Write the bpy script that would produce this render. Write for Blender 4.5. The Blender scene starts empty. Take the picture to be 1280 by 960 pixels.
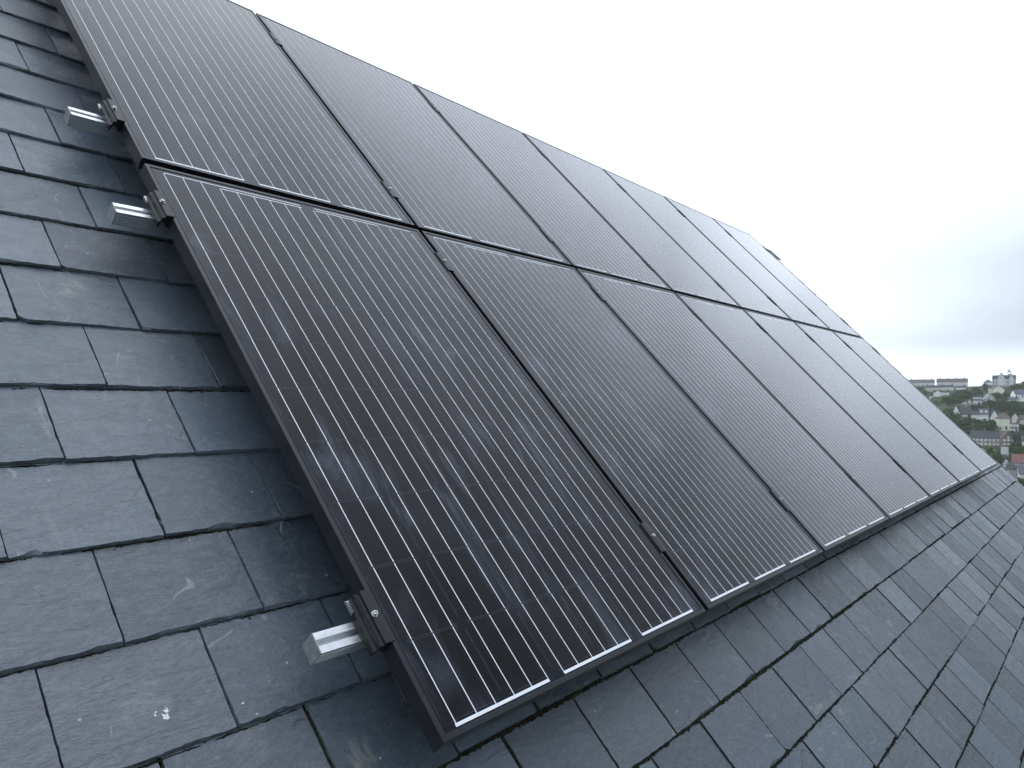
import bpy, bmesh, math, random
import numpy as np
from mathutils import Matrix, Vector, noise
random.seed(7)
scn = bpy.context.scene
COL = scn.collection
PITCH = math.radians(46.5)                       # roof pitch
ROOF = Matrix(((1,0,0),(0,math.cos(PITCH),-math.sin(PITCH)),(0,math.sin(PITCH),math.cos(PITCH)))).to_4x4()
SL = -0.15                                       # slate surface below panel glass plane

# ------------------------------------------------------------------ object helpers
def link(name, me, mat=None, parent=None, mw=None):
    o = bpy.data.objects.new(name, me); COL.objects.link(o)
    if mat is not None and me is not None:
        me.materials.clear()
        for m in (mat if isinstance(mat,(list,tuple)) else [mat]): me.materials.append(m)
    if parent is not None: o.parent = parent
    if mw is not None: o.matrix_local = mw
    return o
def tag(o, label=None, cat=None, group=None, kind=None):
    if label: o['label'] = label
    if cat: o['category'] = cat
    if group: o['group'] = group
    if kind: o['kind'] = kind
    return o
def empty(name, mw, label, cat, group=None):
    o = bpy.data.objects.new(name, None); COL.objects.link(o); o.empty_display_size = .1
    o.matrix_world = mw
    return tag(o, label, cat, group)
def copy_tree(o, parent=None):
    c = o.copy(); COL.objects.link(c); c.parent = parent
    for ch in [x for x in bpy.data.objects if x.parent == o]: copy_tree(ch, c)
    return c
class MB:
    def __init__(s): s.v=[]; s.f=[]; s.m=[]
    def add(s, vs, fs, m=0):
        b=len(s.v); s.v+=[tuple(q) for q in vs]; s.f+=[tuple(b+i for i in f) for f in fs]; s.m+=[m]*len(fs)
    def box(s, x0,x1,y0,y1,z0,z1, m=0):
        s.add([(x0,y0,z0),(x1,y0,z0),(x1,y1,z0),(x0,y1,z0),(x0,y0,z1),(x1,y0,z1),(x1,y1,z1),(x0,y1,z1)],
              [(0,3,2,1),(4,5,6,7),(0,1,5,4),(1,2,6,5),(2,3,7,6),(3,0,4,7)], m)
    def prism(s, prof, a0, a1, axis='y', m=0):
        # prof: list of (p,q) ; axis y -> (p,a,q) ; axis x -> (a,p,q)
        n=len(prof); g=(lambda p,q,a:(p,a,q)) if axis=='y' else (lambda p,q,a:(a,p,q))
        vs=[g(p,q,a0) for p,q in prof]+[g(p,q,a1) for p,q in prof]
        fs=[(i,(i+1)%n,n+(i+1)%n,n+i) for i in range(n)]+[tuple(range(n))[::-1],tuple(range(n,2*n))]
        s.add(vs,fs,m)
    def cyl(s, c, r, z0, z1, n=16, m=0):
        vs=[(c[0]+r*math.cos(2*math.pi*i/n),c[1]+r*math.sin(2*math.pi*i/n),z) for z in (z0,z1) for i in range(n)]
        s.add(vs,[(i,(i+1)%n,n+(i+1)%n,n+i) for i in range(n)]+[tuple(range(n))[::-1],tuple(range(n,2*n))],m)
    def mesh(s, name, fix=True, smooth=False):
        me=bpy.data.meshes.new(name); me.from_pydata(s.v,[],s.f); 
        if any(s.m): me.polygons.foreach_set('material_index', s.m)
        if fix:
            bm=bmesh.new(); bm.from_mesh(me); bmesh.ops.recalc_face_normals(bm,faces=bm.faces); bm.to_mesh(me); bm.free()
        if smooth: me.polygons.foreach_set('use_smooth',[True]*len(me.polygons))
        me.update(); return me
def bevel(me, w, seg=2):
    bm=bmesh.new(); bm.from_mesh(me)
    bmesh.ops.bevel(bm,geom=[e for e in bm.edges if e.is_manifold and e.calc_face_angle(0)>.5],offset=w,segments=seg,affect='EDGES',clamp_overlap=True)
    bm.to_mesh(me); bm.free(); return me

# ------------------------------------------------------------------ material helpers
class NT:
    def __init__(s, name):
        s.mat=bpy.data.materials.new(name); s.mat.use_nodes=True; s.t=s.mat.node_tree
        s.b=s.t.nodes['Principled BSDF']
    def n(s, typ, **kw):
        x=s.t.nodes.new(typ)
        for k,v in kw.items(): setattr(x,k,v)
        return x
    def set(s, sock, v):
        if isinstance(v, bpy.types.NodeSocket): s.t.links.new(v, sock)
        elif v is not None: sock.default_value = v
    def m(s, op, a, b=None, c=None, clamp=False):
        x=s.n('ShaderNodeMath',operation=op,use_clamp=clamp); s.set(x.inputs[0],a); s.set(x.inputs[1],b)
        if c is not None: s.set(x.inputs[2],c)
        return x.outputs[0]
    def vm(s, op, a, b=None, sc=None):
        x=s.n('ShaderNodeVectorMath',operation=op); s.set(x.inputs[0],a)
        if b is not None: s.set(x.inputs[1],b)
        if sc is not None: s.set(x.inputs['Scale'],sc)
        return x.outputs[1] if op in('DOT_PRODUCT','LENGTH','DISTANCE') else x.outputs[0]
    def noise(s, vec, scale, detail=4, rough=.55, dist=0):
        x=s.n('ShaderNodeTexNoise'); s.set(x.inputs['Vector'],vec); s.set(x.inputs['Scale'],scale)
        x.inputs['Detail'].default_value=detail; x.inputs['Roughness'].default_value=rough; x.inputs['Distortion'].default_value=dist
        return x.outputs['Fac']
    def ramp(s, fac, stops, interp='LINEAR'):
        x=s.n('ShaderNodeValToRGB'); x.color_ramp.interpolation=interp; e=x.color_ramp.elements
        while len(e)<len(stops): e.new(.5)
        for i,(p,c) in enumerate(stops):
            e[i].position=p; e[i].color=(c,c,c,1) if not hasattr(c,'__len__') else (*c,1)
        s.set(x.inputs[0],fac); return x.outputs[0]
    def mix(s, f, a, b, mode='MIX'):
        x=s.n('ShaderNodeMix',data_type='RGBA',blend_type=mode)
        s.set(x.inputs[0],f)
        for sk,v in ((x.inputs[6],a),(x.inputs[7],b)):
            s.set(sk,(*v,1) if isinstance(v,tuple) and len(v)==3 else v)
        return x.outputs[2]
    def mapr(s, v, a,b,c,d):
        x=s.n('ShaderNodeMapRange'); s.set(x.inputs[0],v)
        for i,q in enumerate((a,b,c,d)): s.set(x.inputs[i+1],q)
        return x.outputs[0]
    def bump(s, h, strength, dist, nrm=None):
        x=s.n('ShaderNodeBump'); s.set(x.inputs['Height'],h); x.inputs['Strength'].default_value=strength; x.inputs['Distance'].default_value=dist
        if nrm is not None: s.set(x.inputs['Normal'],nrm)
        return x.outputs[0]
    def out(s, **kw):
        for k,v in kw.items():
            k={'base':'Base Color','rough':'Roughness','metal':'Metallic','spec':'Specular IOR Level','ior':'IOR','normal':'Normal','coat':'Coat Weight'}[k]
            if isinstance(v,tuple) and len(v)==3: v=(*v,1)
            s.set(s.b.inputs[k],v)
        return s.mat
def simple(name, col, rough=.6, metal=0, spec=.5, var=.12, scale=3.0):
    t=NT(name); tc=t.n('ShaderNodeTexCoord').outputs['Object']
    nz=t.noise(tc,scale,5,.6)
    c2=tuple(x*(1-var) for x in col); c1=tuple(min(1,x*(1+var)) for x in col)
    t.out(base=t.mix(t.ramp(nz,[(.3,0),(.7,1)]),c2,c1),rough=t.mapr(nz,.2,.8,max(0,rough-.08),min(1,rough+.08)),metal=metal,spec=spec)
    return t.mat

def slate_material():
    t=NT('roof_slate'); oc=t.n('ShaderNodeTexCoord').outputs['Object']
    rnd=t.n('ShaderNodeNewGeometry').outputs['Random Per Island']
    r2=t.m('FRACT',t.m('MULTIPLY',rnd,37.7)); r3=t.m('FRACT',t.m('MULTIPLY',rnd,91.3))
    cx=t.n('ShaderNodeCombineXYZ'); t.set(cx.inputs[0],t.m('MULTIPLY',rnd,53.)); t.set(cx.inputs[1],t.m('MULTIPLY',r2,31.)); t.set(cx.inputs[2],t.m('MULTIPLY',r3,11.))
    off=t.vm('ADD',oc,cx.outputs[0])
    mp=t.n('ShaderNodeMapping'); t.set(mp.inputs[0],off); mp.inputs['Scale'].default_value=(1,2.6,1); mp.inputs['Rotation'].default_value=(0,0,.25)
    st=mp.outputs[0]
    base=t.ramp(rnd,[(0,(.050,.070,.096)),(.2,(.078,.100,.132)),(.4,(.056,.082,.104)),(.6,(.088,.100,.130)),(.8,(.060,.088,.112)),(1,(.094,.112,.132))])
    cl=t.noise(off,7,6,.62); base=t.mix(t.ramp(cl,[(.35,0),(.75,.45)]),base,(.112,.128,.146))
    fine=t.noise(st,150,5,.75); base=t.mix(t.ramp(fine,[(.32,.6),(.6,0)]),base,(.028,.034,.042))
    base=t.mix(1.0,base,t.ramp(r3,[(0,.70),(.35,.96),(.7,1.10),(1,1.45)]),'MULTIPLY')
    # purple-brown drift
    dr=t.noise(oc,1.3,3,.5); base=t.mix(t.ramp(dr,[(.45,0),(.8,.22)]),base,(.085,.075,.078))
    # lichen / mineral stains
    lm=t.noise(off,9,7,.75,.6); lmk=t.ramp(t.noise(oc,2.9,3),[(.55,0),(.64,1)])
    for (x,y,r) in ((-.155,1.005,.07),(-.10,.915,.055),(-.36,.30,.07),(-.05,.40,.08),(-.03,.33,.05)):
        lmk=t.m('MAXIMUM',lmk,t.mapr(t.vm('DISTANCE',oc,(x,y,SL)),r*.5,r,.9,0.))
    lich=t.m('MULTIPLY',t.ramp(lm,[(.55,0),(.67,.75)]),lmk); base=t.mix(lich,base,(.235,.235,.205))
    # pale chalky bruising streaks
    mp2=t.n('ShaderNodeMapping'); t.set(mp2.inputs[0],off); mp2.inputs['Scale'].default_value=(30,5,1); mp2.inputs['Rotation'].default_value=(0,0,.4)
    sk=t.ramp(t.noise(mp2.outputs[0],1,5,.7),[(.60,0),(.69,1)]); skm=t.ramp(t.noise(off,4,2),[(.56,0),(.66,.5)])
    base=t.mix(t.m('MULTIPLY',sk,skm),base,(.30,.31,.31))
    # thin scratches: contour of a warped noise
    sn=t.noise(off,3.2,2,.4); sc=t.ramp(t.m('ABSOLUTE',t.m('SUBTRACT',sn,.5)),[(.0,1),(.0035,0)]); scm=t.ramp(t.noise(off,11,2),[(.57,0),(.62,.5)])
    base=t.mix(t.m('MULTIPLY',sc,scm),base,(.36,.38,.38))
    kn=t.noise(off,2.1,3,.5); kk=t.m('MULTIPLY',t.ramp(t.m('ABSOLUTE',t.m('SUBTRACT',kn,.47)),[(.0,1),(.0022,0)]),t.ramp(t.noise(off,5,1),[(.60,0),(.63,.9)]))
    base=t.mix(kk,base,(.012,.013,.014))
    # specks
    vo=t.n('ShaderNodeTexVoronoi'); t.set(vo.inputs['Vector'],off); vo.inputs['Scale'].default_value=45
    vr=t.n('ShaderNodeSeparateColor'); t.set(vr.inputs[0],vo.outputs['Color'])
    spk=t.m('MULTIPLY',t.m('LESS_THAN',vo.outputs['Distance'],t.m('MULTIPLY',vr.outputs[1],.13)),t.m('GREATER_THAN',vr.outputs[0],.86))
    base=t.mix(t.m('MULTIPLY',spk,.7),base,(.42,.45,.45))
    # two white splashes on the near slates
    for (x,y,r) in ((-.3334,.2506,.012),(-.2104,.2256,.005)):
        d=t.vm('DISTANCE',oc,(x,y,SL)); w=t.m('MULTIPLY',t.m('LESS_THAN',d,r),t.m('GREATER_THAN',t.noise(oc,110,3,.6),.56))
        base=t.mix(w,base,(.75,.78,.78))
    # delamination contours
    dn=t.noise(st,4.5,5,.6,.3); fr=t.m('FRACT',t.m('MULTIPLY',dn,9)); 
    step=t.m('MULTIPLY',t.m('FLOOR',t.m('MULTIPLY',dn,9)),.22)
    ln=t.m('MULTIPLY',t.ramp(fr,[(0,1),(.05,0)]),t.ramp(t.noise(off,6,2),[(.46,0),(.56,.8)]))
    base=t.mix(ln,base,(.022,.026,.03))
    h=t.m('ADD',t.m('MULTIPLY',t.noise(st,14,6,.65,.5),1.0),t.m('MULTIPLY',fine,.16)); h=t.m('ADD',h,step)
    n1=t.bump(t.noise(off,230,3,.7),.35,.0006,t.bump(h,.65,.0038))
    grit=t.noise(off,75,6,.75); base=t.mix(t.ramp(grit,[(.47,0),(.70,.4)]),base,(.17,.20,.23))
    rough=t.m('ADD',t.m('MULTIPLY',t.m('SUBTRACT',r2,.4),.16),t.mapr(t.noise(off,26,5,.6),.3,.7,.27,.43),t.mapr(grit,.35,.65,-.06,.10))
    return t.out(base=base,rough=rough,normal=n1,spec=1.0)

def glass_material():
    t=NT('solar_cells_under_glass'); oc=t.n('ShaderNodeTexCoord').outputs['Object']
    oi=t.n('ShaderNodeObjectInfo').outputs['Random']
    s=t.n('ShaderNodeSeparateXYZ'); t.set(s.inputs[0],oc); x,y=s.outputs[0],s.outputs[1]
    fx=t.m('FRACT',t.m('DIVIDE',t.m('SUBTRACT',x,.017),.1575)); fy=t.m('FRACT',t.m('DIVIDE',t.m('SUBTRACT',y,.0245),.1585))
    dx=t.m('MULTIPLY',t.m('ABSOLUTE',t.m('SUBTRACT',fx,.5)),.1575); dy=t.m('MULTIPLY',t.m('ABSOLUTE',t.m('SUBTRACT',fy,.5)),.1585)
    c=t.m('MULTIPLY',t.m('LESS_THAN',dx,.0778),t.m('LESS_THAN',dy,.0778))
    c=t.m('MULTIPLY',c,t.m('LESS_THAN',t.m('ADD',dx,dy),.143))
    for a,op,v in ((x,'GREATER_THAN',.017),(x,'LESS_THAN',.962),(y,'GREATER_THAN',.0245),(y,'LESS_THAN',1.609)): c=t.m('MULTIPLY',c,t.m(op,a,v))
    edge=t.m('MULTIPLY',t.m('GREATER_THAN',dx,.0768),t.m('LESS_THAN',dx,.0778)); edge2=t.m('MULTIPLY',t.m('GREATER_THAN',dy,.0768),t.m('LESS_THAN',dy,.0778))
    edge=t.m('MULTIPLY',t.m('MAXIMUM',edge,edge2),c)
    # per cell tone
    cc=t.n('ShaderNodeCombineXYZ'); t.set(cc.inputs[0],t.m('FLOOR',t.m('DIVIDE',t.m('SUBTRACT',x,.017),.1575))); t.set(cc.inputs[1],t.m('FLOOR',t.m('DIVIDE',t.m('SUBTRACT',y,.0245),.1585))); t.set(cc.inputs[2],t.m('MULTIPLY',oi,77))
    wn=t.n('ShaderNodeTexWhiteNoise'); t.set(wn.inputs[0],cc.outputs[0])
    cell=t.mix(wn.outputs['Value'],(.0060,.0056,.0060),(.0085,.0078,.0074))
    base=t.mix(c,(.0050,.0064,.011),cell); base=t.mix(t.m('MULTIPLY',edge,.55),base,(.075,.08,.095))
    # dust, dried rain and hand smears on the glass
    cb=t.n('ShaderNodeCombineXYZ'); t.set(cb.inputs[0],t.m('MULTIPLY',oi,41)); t.set(cb.inputs[1],t.m('MULTIPLY',oi,17)); oo=t.vm('ADD',oc,cb.outputs[0])
    cloud=t.ramp(t.noise(oo,2.4,4,.6,.8),[(.42,0),(.72,1)])
    mp=t.n('ShaderNodeMapping'); t.set(mp.inputs[0],oo); mp.inputs['Scale'].default_value=(9,2.6,1); mp.inputs['Rotation'].default_value=(0,0,-.5)
    smear=t.m('MULTIPLY',t.ramp(t.noise(mp.outputs[0],1,5,.62,1.2),[(.50,0),(.66,1)]),t.ramp(t.noise(oo,3.1,2),[(.46,0),(.60,1)]))
    grain=t.noise(oc,420,2,.5); gr=t.mapr(grain,.3,.7,.55,1.45)
    sp=t.ramp(t.noise(oo,60,3,.7),[(.66,0),(.74,1)])
    ed=t.m('MULTIPLY',t.ramp(t.m('MINIMUM',t.m('MINIMUM',x,t.m('SUBTRACT',.992,x)),t.m('MINIMUM',y,t.m('SUBTRACT',1.65,y))),[(.0,1),(.06,0)]),t.ramp(t.noise(oo,14,5,.7),[(.4,0),(.7,1)]))
    t.b.inputs['Coat IOR'].default_value=1.19; t.b.inputs['Coat Roughness'].default_value=.05
    dust=t.m('ADD',t.m('ADD',.003,t.m('MULTIPLY',cloud,.020)),t.m('ADD',t.m('MULTIPLY',smear,.10),t.m('ADD',t.m('MULTIPLY',sp,.02),t.m('MULTIPLY',ed,.03))))
    base=t.mix(t.m('MULTIPLY',dust,gr),base,(.50,.57,.74))
    rough=t.m('ADD',.07,t.m('ADD',t.m('MULTIPLY',cloud,.03),t.m('MULTIPLY',smear,.12)))
    t.b.inputs['Specular Tint'].default_value=(1,.95,1,1); t.b.inputs['Coat Tint'].default_value=(1,.98,1,1)
    return t.out(base=base,rough=rough,ior=1.18,spec=.5,coat=.8)

M={}
M['slate']=slate_material(); M['cells']=glass_material()
M['ribbon']=simple('tinned_ribbon',(.86,.87,.90),.35,.0,.5,.05,20)
M['frame']=simple('black_anodised_frame',(.013,.013,.017),.34,0,.42,.25,25)
def brushed():
    t=NT('mill_aluminium'); oc=t.n('ShaderNodeTexCoord').outputs['Object']
    mp=t.n('ShaderNodeMapping'); t.set(mp.inputs[0],oc); mp.inputs['Scale'].default_value=(6,400,400)
    a=t.noise(mp.outputs[0],1,4,.6); b=t.noise(oc,60,4,.7)
    col=t.mix(t.ramp(b,[(.4,0),(.8,.6)]),(.80,.81,.83),(.50,.51,.52))
    return t.out(base=col,metal=.9,rough=t.mapr(a,.3,.7,.28,.48),normal=t.bump(a,.15,.0003))
M['alu']=brushed()
M['steel']=simple('stainless_steel',(.62,.62,.61),.3,.95,.5,.15,80)
M['blackalu']=simple('black_clamp',(.013,.013,.015),.40,0,.40,.3,60)
M['felt']=simple('roofing_felt',(.008,.008,.009),.9,0,.1)
M['back']=simple('black_backsheet',(.012,.012,.013),.6)
M['lead']=simple('lead_flashing',(.13,.135,.14),.55,.3,.4,.25,30)
M['gasket']=simple('rubber_gasket',(.008,.008,.010),.7,0,.25)
def moss_gap_shade_m():  # dirt and growth tones, taken near black to include painted shade of slate gaps
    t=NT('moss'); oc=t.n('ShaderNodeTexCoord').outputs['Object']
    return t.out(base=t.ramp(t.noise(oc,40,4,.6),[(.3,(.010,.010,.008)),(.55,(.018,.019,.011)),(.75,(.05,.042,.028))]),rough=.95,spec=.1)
M['moss']=moss_gap_shade_m()

# ------------------------------------------------------------------ the house under the panels
U0,U1=-2.35,8.262; GAU=.1916; WID=.2496; RI=17; R0=-10
ridge_v=-.0034+GAU*(RI+1)+.03
house=empty('slate_roofed_house', Matrix.Translation((0,0,0)), 'steep blue grey natural slate roof carrying the black solar array, close to the camera','house')
def make_slates():
    V=[];F=[];SM=[]
    rnd=random.Random(11)
    for i in range(R0,RI+1):
        vl=-.0034+GAU*i
        j0=-.2305 if i%2 else -.3546
        k=math.ceil((U0-j0)/WID)-1
        wob=rnd.gauss(0,.0008)
        while True:
            a=j0+k*WID; b=a+WID; k+=1
            if a>=U1-.03: break
            a=max(a,U0); b=min(b,U1)
            if b-a<.04: continue
            near = a<2.3 and vl>-.7
            nu,nv=(26,16) if near else (9,5)
            ga=.0006+rnd.random()*.0015+(.0013 if i<1 else 0); gb=.0006+rnd.random()*.0015+(.0013 if i<1 else 0)
            x0,x1=a+ga,b-gb
            if b==U1: x1=U1+rnd.gauss(0,.002)
            y0=vl+wob+rnd.gauss(0,.0016); y1=vl+GAU+.045
            t=.0062+rnd.random()*.0028; lift=abs(rnd.gauss(0,.0007))+(.002 if rnd.random()<.06 else 0)
            rot=rnd.gauss(0,.0028); tw=rnd.gauss(0,.0015); tw2=rnd.gauss(0,.0010); seed=rnd.random()*1000
            cx=(x0+x1)/2
            chips=[(rnd.uniform(0,1),rnd.uniform(.008,.035),rnd.uniform(.001,.0045)) for _ in range(rnd.choice((1,2,3,4,5)))]
            corner=None
            q=rnd.random()
            if q<.045: corner=(0,rnd.uniform(.006,.02))
            elif q<.09: corner=(1,rnd.uniform(.008,.022))
            ins_l=[.0012+abs(rnd.gauss(0,.0011))+sum(d*math.exp(-((ii/nu-c)*.25/w)**2) for c,w,d in chips) for ii in range(nu+1)]
            out_l=[rnd.gauss(0,.0007) for ii in range(nu+1)]
            sl=[abs(rnd.gauss(0,.0008))+.0003 for _ in range(nv+1)]; sr=[abs(rnd.gauss(0,.0008))+.0003 for _ in range(nv+1)]
            so=[rnd.gauss(0,.0004) for _ in range(nv+1)]; so2=[rnd.gauss(0,.0004) for _ in range(nv+1)]
            base=len(V)
            def P(u,v,dn):
                uu=u; vv=v
                du=uu-cx; dv=vv-vl
                pu=cx+du-rot*dv; pv=vv+rot*du
                n=SL+.0035-.0078*(dv/GAU)+lift*(1-dv/.23)+tw*du/.125*(1-dv/.23)+tw2*(du/.125)**2
                return (pu,pv,n-dn)
            def clipv(u,v):
                if corner:
                    s,c=corner; e=(u-x0) if s==0 else (x1-u); e=max(e,0)
                    m=y0+max(0,c-e)*.9
                    if v<m: v=m
                return v
            # top grid
            for jj in range(nv+1):
                fv=(jj/nv)**1.25
                for ii in range(nu+1):
                    fu=ii/nu
                    xl=x0+sl[jj]; xr=x1-sr[jj]
                    u=xl+(xr-xl)*fu
                    yl=y0+ins_l[ii]*(1 if near else .6)
                    v=yl+(y1-yl)*fv
                    v=clipv(u,v)+(0 if jj else 0)
                    hz=noise.noise(Vector((u*9+seed,v*14,seed)))*.0007 if near else 0
                    V.append(P(u,v,-hz))
            for jj in range(nv):
                for ii in range(nu):
                    q=base+jj*(nu+1)+ii; F.append((q,q+1,q+nu+2,q+nu+1)); SM.append(1)
            # boundary loop: left side up->down, bottom left->right, right side down->up
            loop=[(jj,0) for jj in range(nv,-1,-1)]+[(0,ii) for ii in range(1,nu+1)]+[(jj,nu) for jj in range(1,nv+1)]
            prev=[base+jj*(nu+1)+ii for jj,ii in loop]
            for (fd,fi) in ((.45,.35),(1.0,0.0)):
                cur=[]
                for jj,ii in loop:
                    fv=(jj/nv)**1.25
                    if jj==0: u=x0+(x1-x0)*ii/nu; v=y0+ins_l[ii]*fi*(.7+.6*rnd.random())+out_l[ii]*(1 if fi else .5)
                    elif ii==0: u=x0+so[jj]+sl[jj]*fi; v=y0+(y1-y0)*fv
                    else: u=x1+so2[jj]-sr[jj]*fi; v=y0+(y1-y0)*fv
                    v=clipv(u,v)
                    cur.append(len(V)); V.append(P(u,v,t*fd))
                for q in range(len(loop)-1):
                    F.append((prev[q+1],prev[q],cur[q],cur[q+1])); SM.append(0)
                prev=cur
    me=bpy.data.meshes.new('slates'); me.from_pydata(V,[],F); me.polygons.foreach_set('use_smooth',[bool(x) for x in SM]); me.update(); me.set_sharp_from_angle(angle=math.radians(22))
    return me
roof=link('roof',make_slates(),M['slate'],house,ROOF)
mb=MB(); v_e=-.0034+GAU*R0+.02
mb.box(U0+.01,U1-.012,v_e,ridge_v-.005,SL-.06,SL-.0165)
link('roof_underlay',mb.mesh('underlay'),M['felt'],roof,Matrix())
# ridge tiles
mb=MB(); k=0; u=U0
def rv(v,n): return ROOF@Vector((0,v,n))
rp=rv(ridge_v,SL)
while u<U1-.1:
    e=min(u+.445,U1+.01); prof=[]
    for a in (-1,-.5,0,.5,1): prof.append((rp.y+a*.13, rp.z+.035-abs(a)*.135))
    prof+= [(y,z-.014) for y,z in prof[::-1]]
    mb.prism(prof,u,e,'x'); u+=.45
link('ridge_tile',mb.mesh('ridge'),simple('clay_ridge',(.10,.10,.105),.6),roof,ROOF.inverted())
# back slope, walls, bargeboard, gutter
ye=rv(v_e,SL).y; ze=rv(v_e,SL).z; yb=2*rp.y-ye
mb=MB(); n_=Vector((0,math.sin(PITCH),math.cos(PITCH)))
mb.add([(U0,rp.y+.004,rp.z-.01),(U1,rp.y+.004,rp.z-.01),(U1,yb,ze),(U0,yb,ze),(U0,rp.y+.004,rp.z-.05),(U1,rp.y+.004,rp.z-.05),(U1,yb,ze-.05),(U0,yb,ze-.05)],[(0,1,2,3),(4,7,6,5),(0,4,5,1),(1,5,6,2),(2,6,7,3),(3,7,4,0)])
link('back_roof',mb.mesh('back_roof'),M['slate'],house,Matrix())
GZ=ze-5.4
mb=MB(); off=.12
mb.add([(U0+.2,ye+.3,GZ-.5),(U0+.2,yb-.3,GZ-.5),(U0+.2,yb-.3,ze-.02),(U0+.2,rp.y,rp.z-.27),(U0+.2,ye+.3,ze-.02),
        (U1-.06,ye+.3,GZ-.5),(U1-.06,yb-.3,GZ-.5),(U1-.06,yb-.3,ze-.02),(U1-.06,rp.y,rp.z-.27),(U1-.06,ye+.3,ze-.02)],
       [(0,1,2,3,4),(9,8,7,6,5),(0,4,9,5),(4,3,8,9),(3,2,7,8),(2,1,6,7)])
link('wall',mb.mesh('wall'),simple('painted_render',(.6,.6,.57),.8),house,Matrix())
mb=MB(); mb.prism([(ye-.11,ze-.03),(ye-.11,ze-.09),(ye-.08,ze-.12),(ye-.03,ze-.12),(ye,ze-.09),(ye,ze-.03),(ye-.008,ze-.03),(ye-.012,ze-.085),(ye-.035,ze-.11),(ye-.075,ze-.11),(ye-.1,ze-.085),(ye-.1,ze-.03)],U0,U1,'x')
link('gutter',mb.mesh('gutter'),simple('black_gutter',(.02,.02,.02),.4),house,Matrix())
# moss and dirt in the joints; near-black colour also paints in gap shadow
def make_moss_gap_shade():
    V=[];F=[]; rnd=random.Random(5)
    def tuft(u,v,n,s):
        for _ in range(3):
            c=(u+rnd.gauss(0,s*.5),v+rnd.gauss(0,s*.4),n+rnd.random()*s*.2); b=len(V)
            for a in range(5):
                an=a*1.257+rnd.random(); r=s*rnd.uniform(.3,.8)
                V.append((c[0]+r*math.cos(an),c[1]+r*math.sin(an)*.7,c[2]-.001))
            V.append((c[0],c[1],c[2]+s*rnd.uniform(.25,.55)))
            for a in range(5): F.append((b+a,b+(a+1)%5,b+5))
    def ribbon(pts,ws,n0,hh,ax):   # ragged low ridge of dirt and moss, dark enough to double as gap shade
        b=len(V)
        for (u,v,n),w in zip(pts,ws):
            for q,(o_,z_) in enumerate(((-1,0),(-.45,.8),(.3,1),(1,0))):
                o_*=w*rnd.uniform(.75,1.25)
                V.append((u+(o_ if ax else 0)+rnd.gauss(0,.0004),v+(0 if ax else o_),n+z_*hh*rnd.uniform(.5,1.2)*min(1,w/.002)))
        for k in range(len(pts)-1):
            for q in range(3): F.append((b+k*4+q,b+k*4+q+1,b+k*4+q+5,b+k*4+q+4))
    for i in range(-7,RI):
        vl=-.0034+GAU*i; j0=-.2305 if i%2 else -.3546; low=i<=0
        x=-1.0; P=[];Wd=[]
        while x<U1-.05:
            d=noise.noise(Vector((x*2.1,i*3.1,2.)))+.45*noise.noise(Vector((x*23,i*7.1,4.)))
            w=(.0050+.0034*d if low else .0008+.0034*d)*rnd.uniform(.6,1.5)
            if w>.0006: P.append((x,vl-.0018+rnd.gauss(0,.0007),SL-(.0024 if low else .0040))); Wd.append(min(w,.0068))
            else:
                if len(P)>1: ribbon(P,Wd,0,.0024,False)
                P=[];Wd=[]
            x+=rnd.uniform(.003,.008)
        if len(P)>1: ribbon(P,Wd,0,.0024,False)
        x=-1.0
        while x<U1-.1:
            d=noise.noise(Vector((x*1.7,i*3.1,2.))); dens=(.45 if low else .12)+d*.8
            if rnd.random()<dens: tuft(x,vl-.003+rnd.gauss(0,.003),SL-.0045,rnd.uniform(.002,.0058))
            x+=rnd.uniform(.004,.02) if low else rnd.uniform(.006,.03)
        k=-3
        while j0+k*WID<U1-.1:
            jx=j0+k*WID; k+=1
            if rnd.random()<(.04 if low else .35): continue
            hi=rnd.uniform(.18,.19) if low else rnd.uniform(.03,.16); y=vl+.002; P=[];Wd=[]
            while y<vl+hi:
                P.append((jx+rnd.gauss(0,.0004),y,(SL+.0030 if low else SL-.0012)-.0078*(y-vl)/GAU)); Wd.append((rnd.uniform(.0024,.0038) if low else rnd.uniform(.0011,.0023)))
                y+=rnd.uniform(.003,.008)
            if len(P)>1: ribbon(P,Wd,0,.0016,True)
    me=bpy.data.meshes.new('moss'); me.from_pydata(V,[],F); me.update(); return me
tag(link('moss',make_moss_gap_shade(),M['moss'],house,ROOF),kind='stuff')

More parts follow.
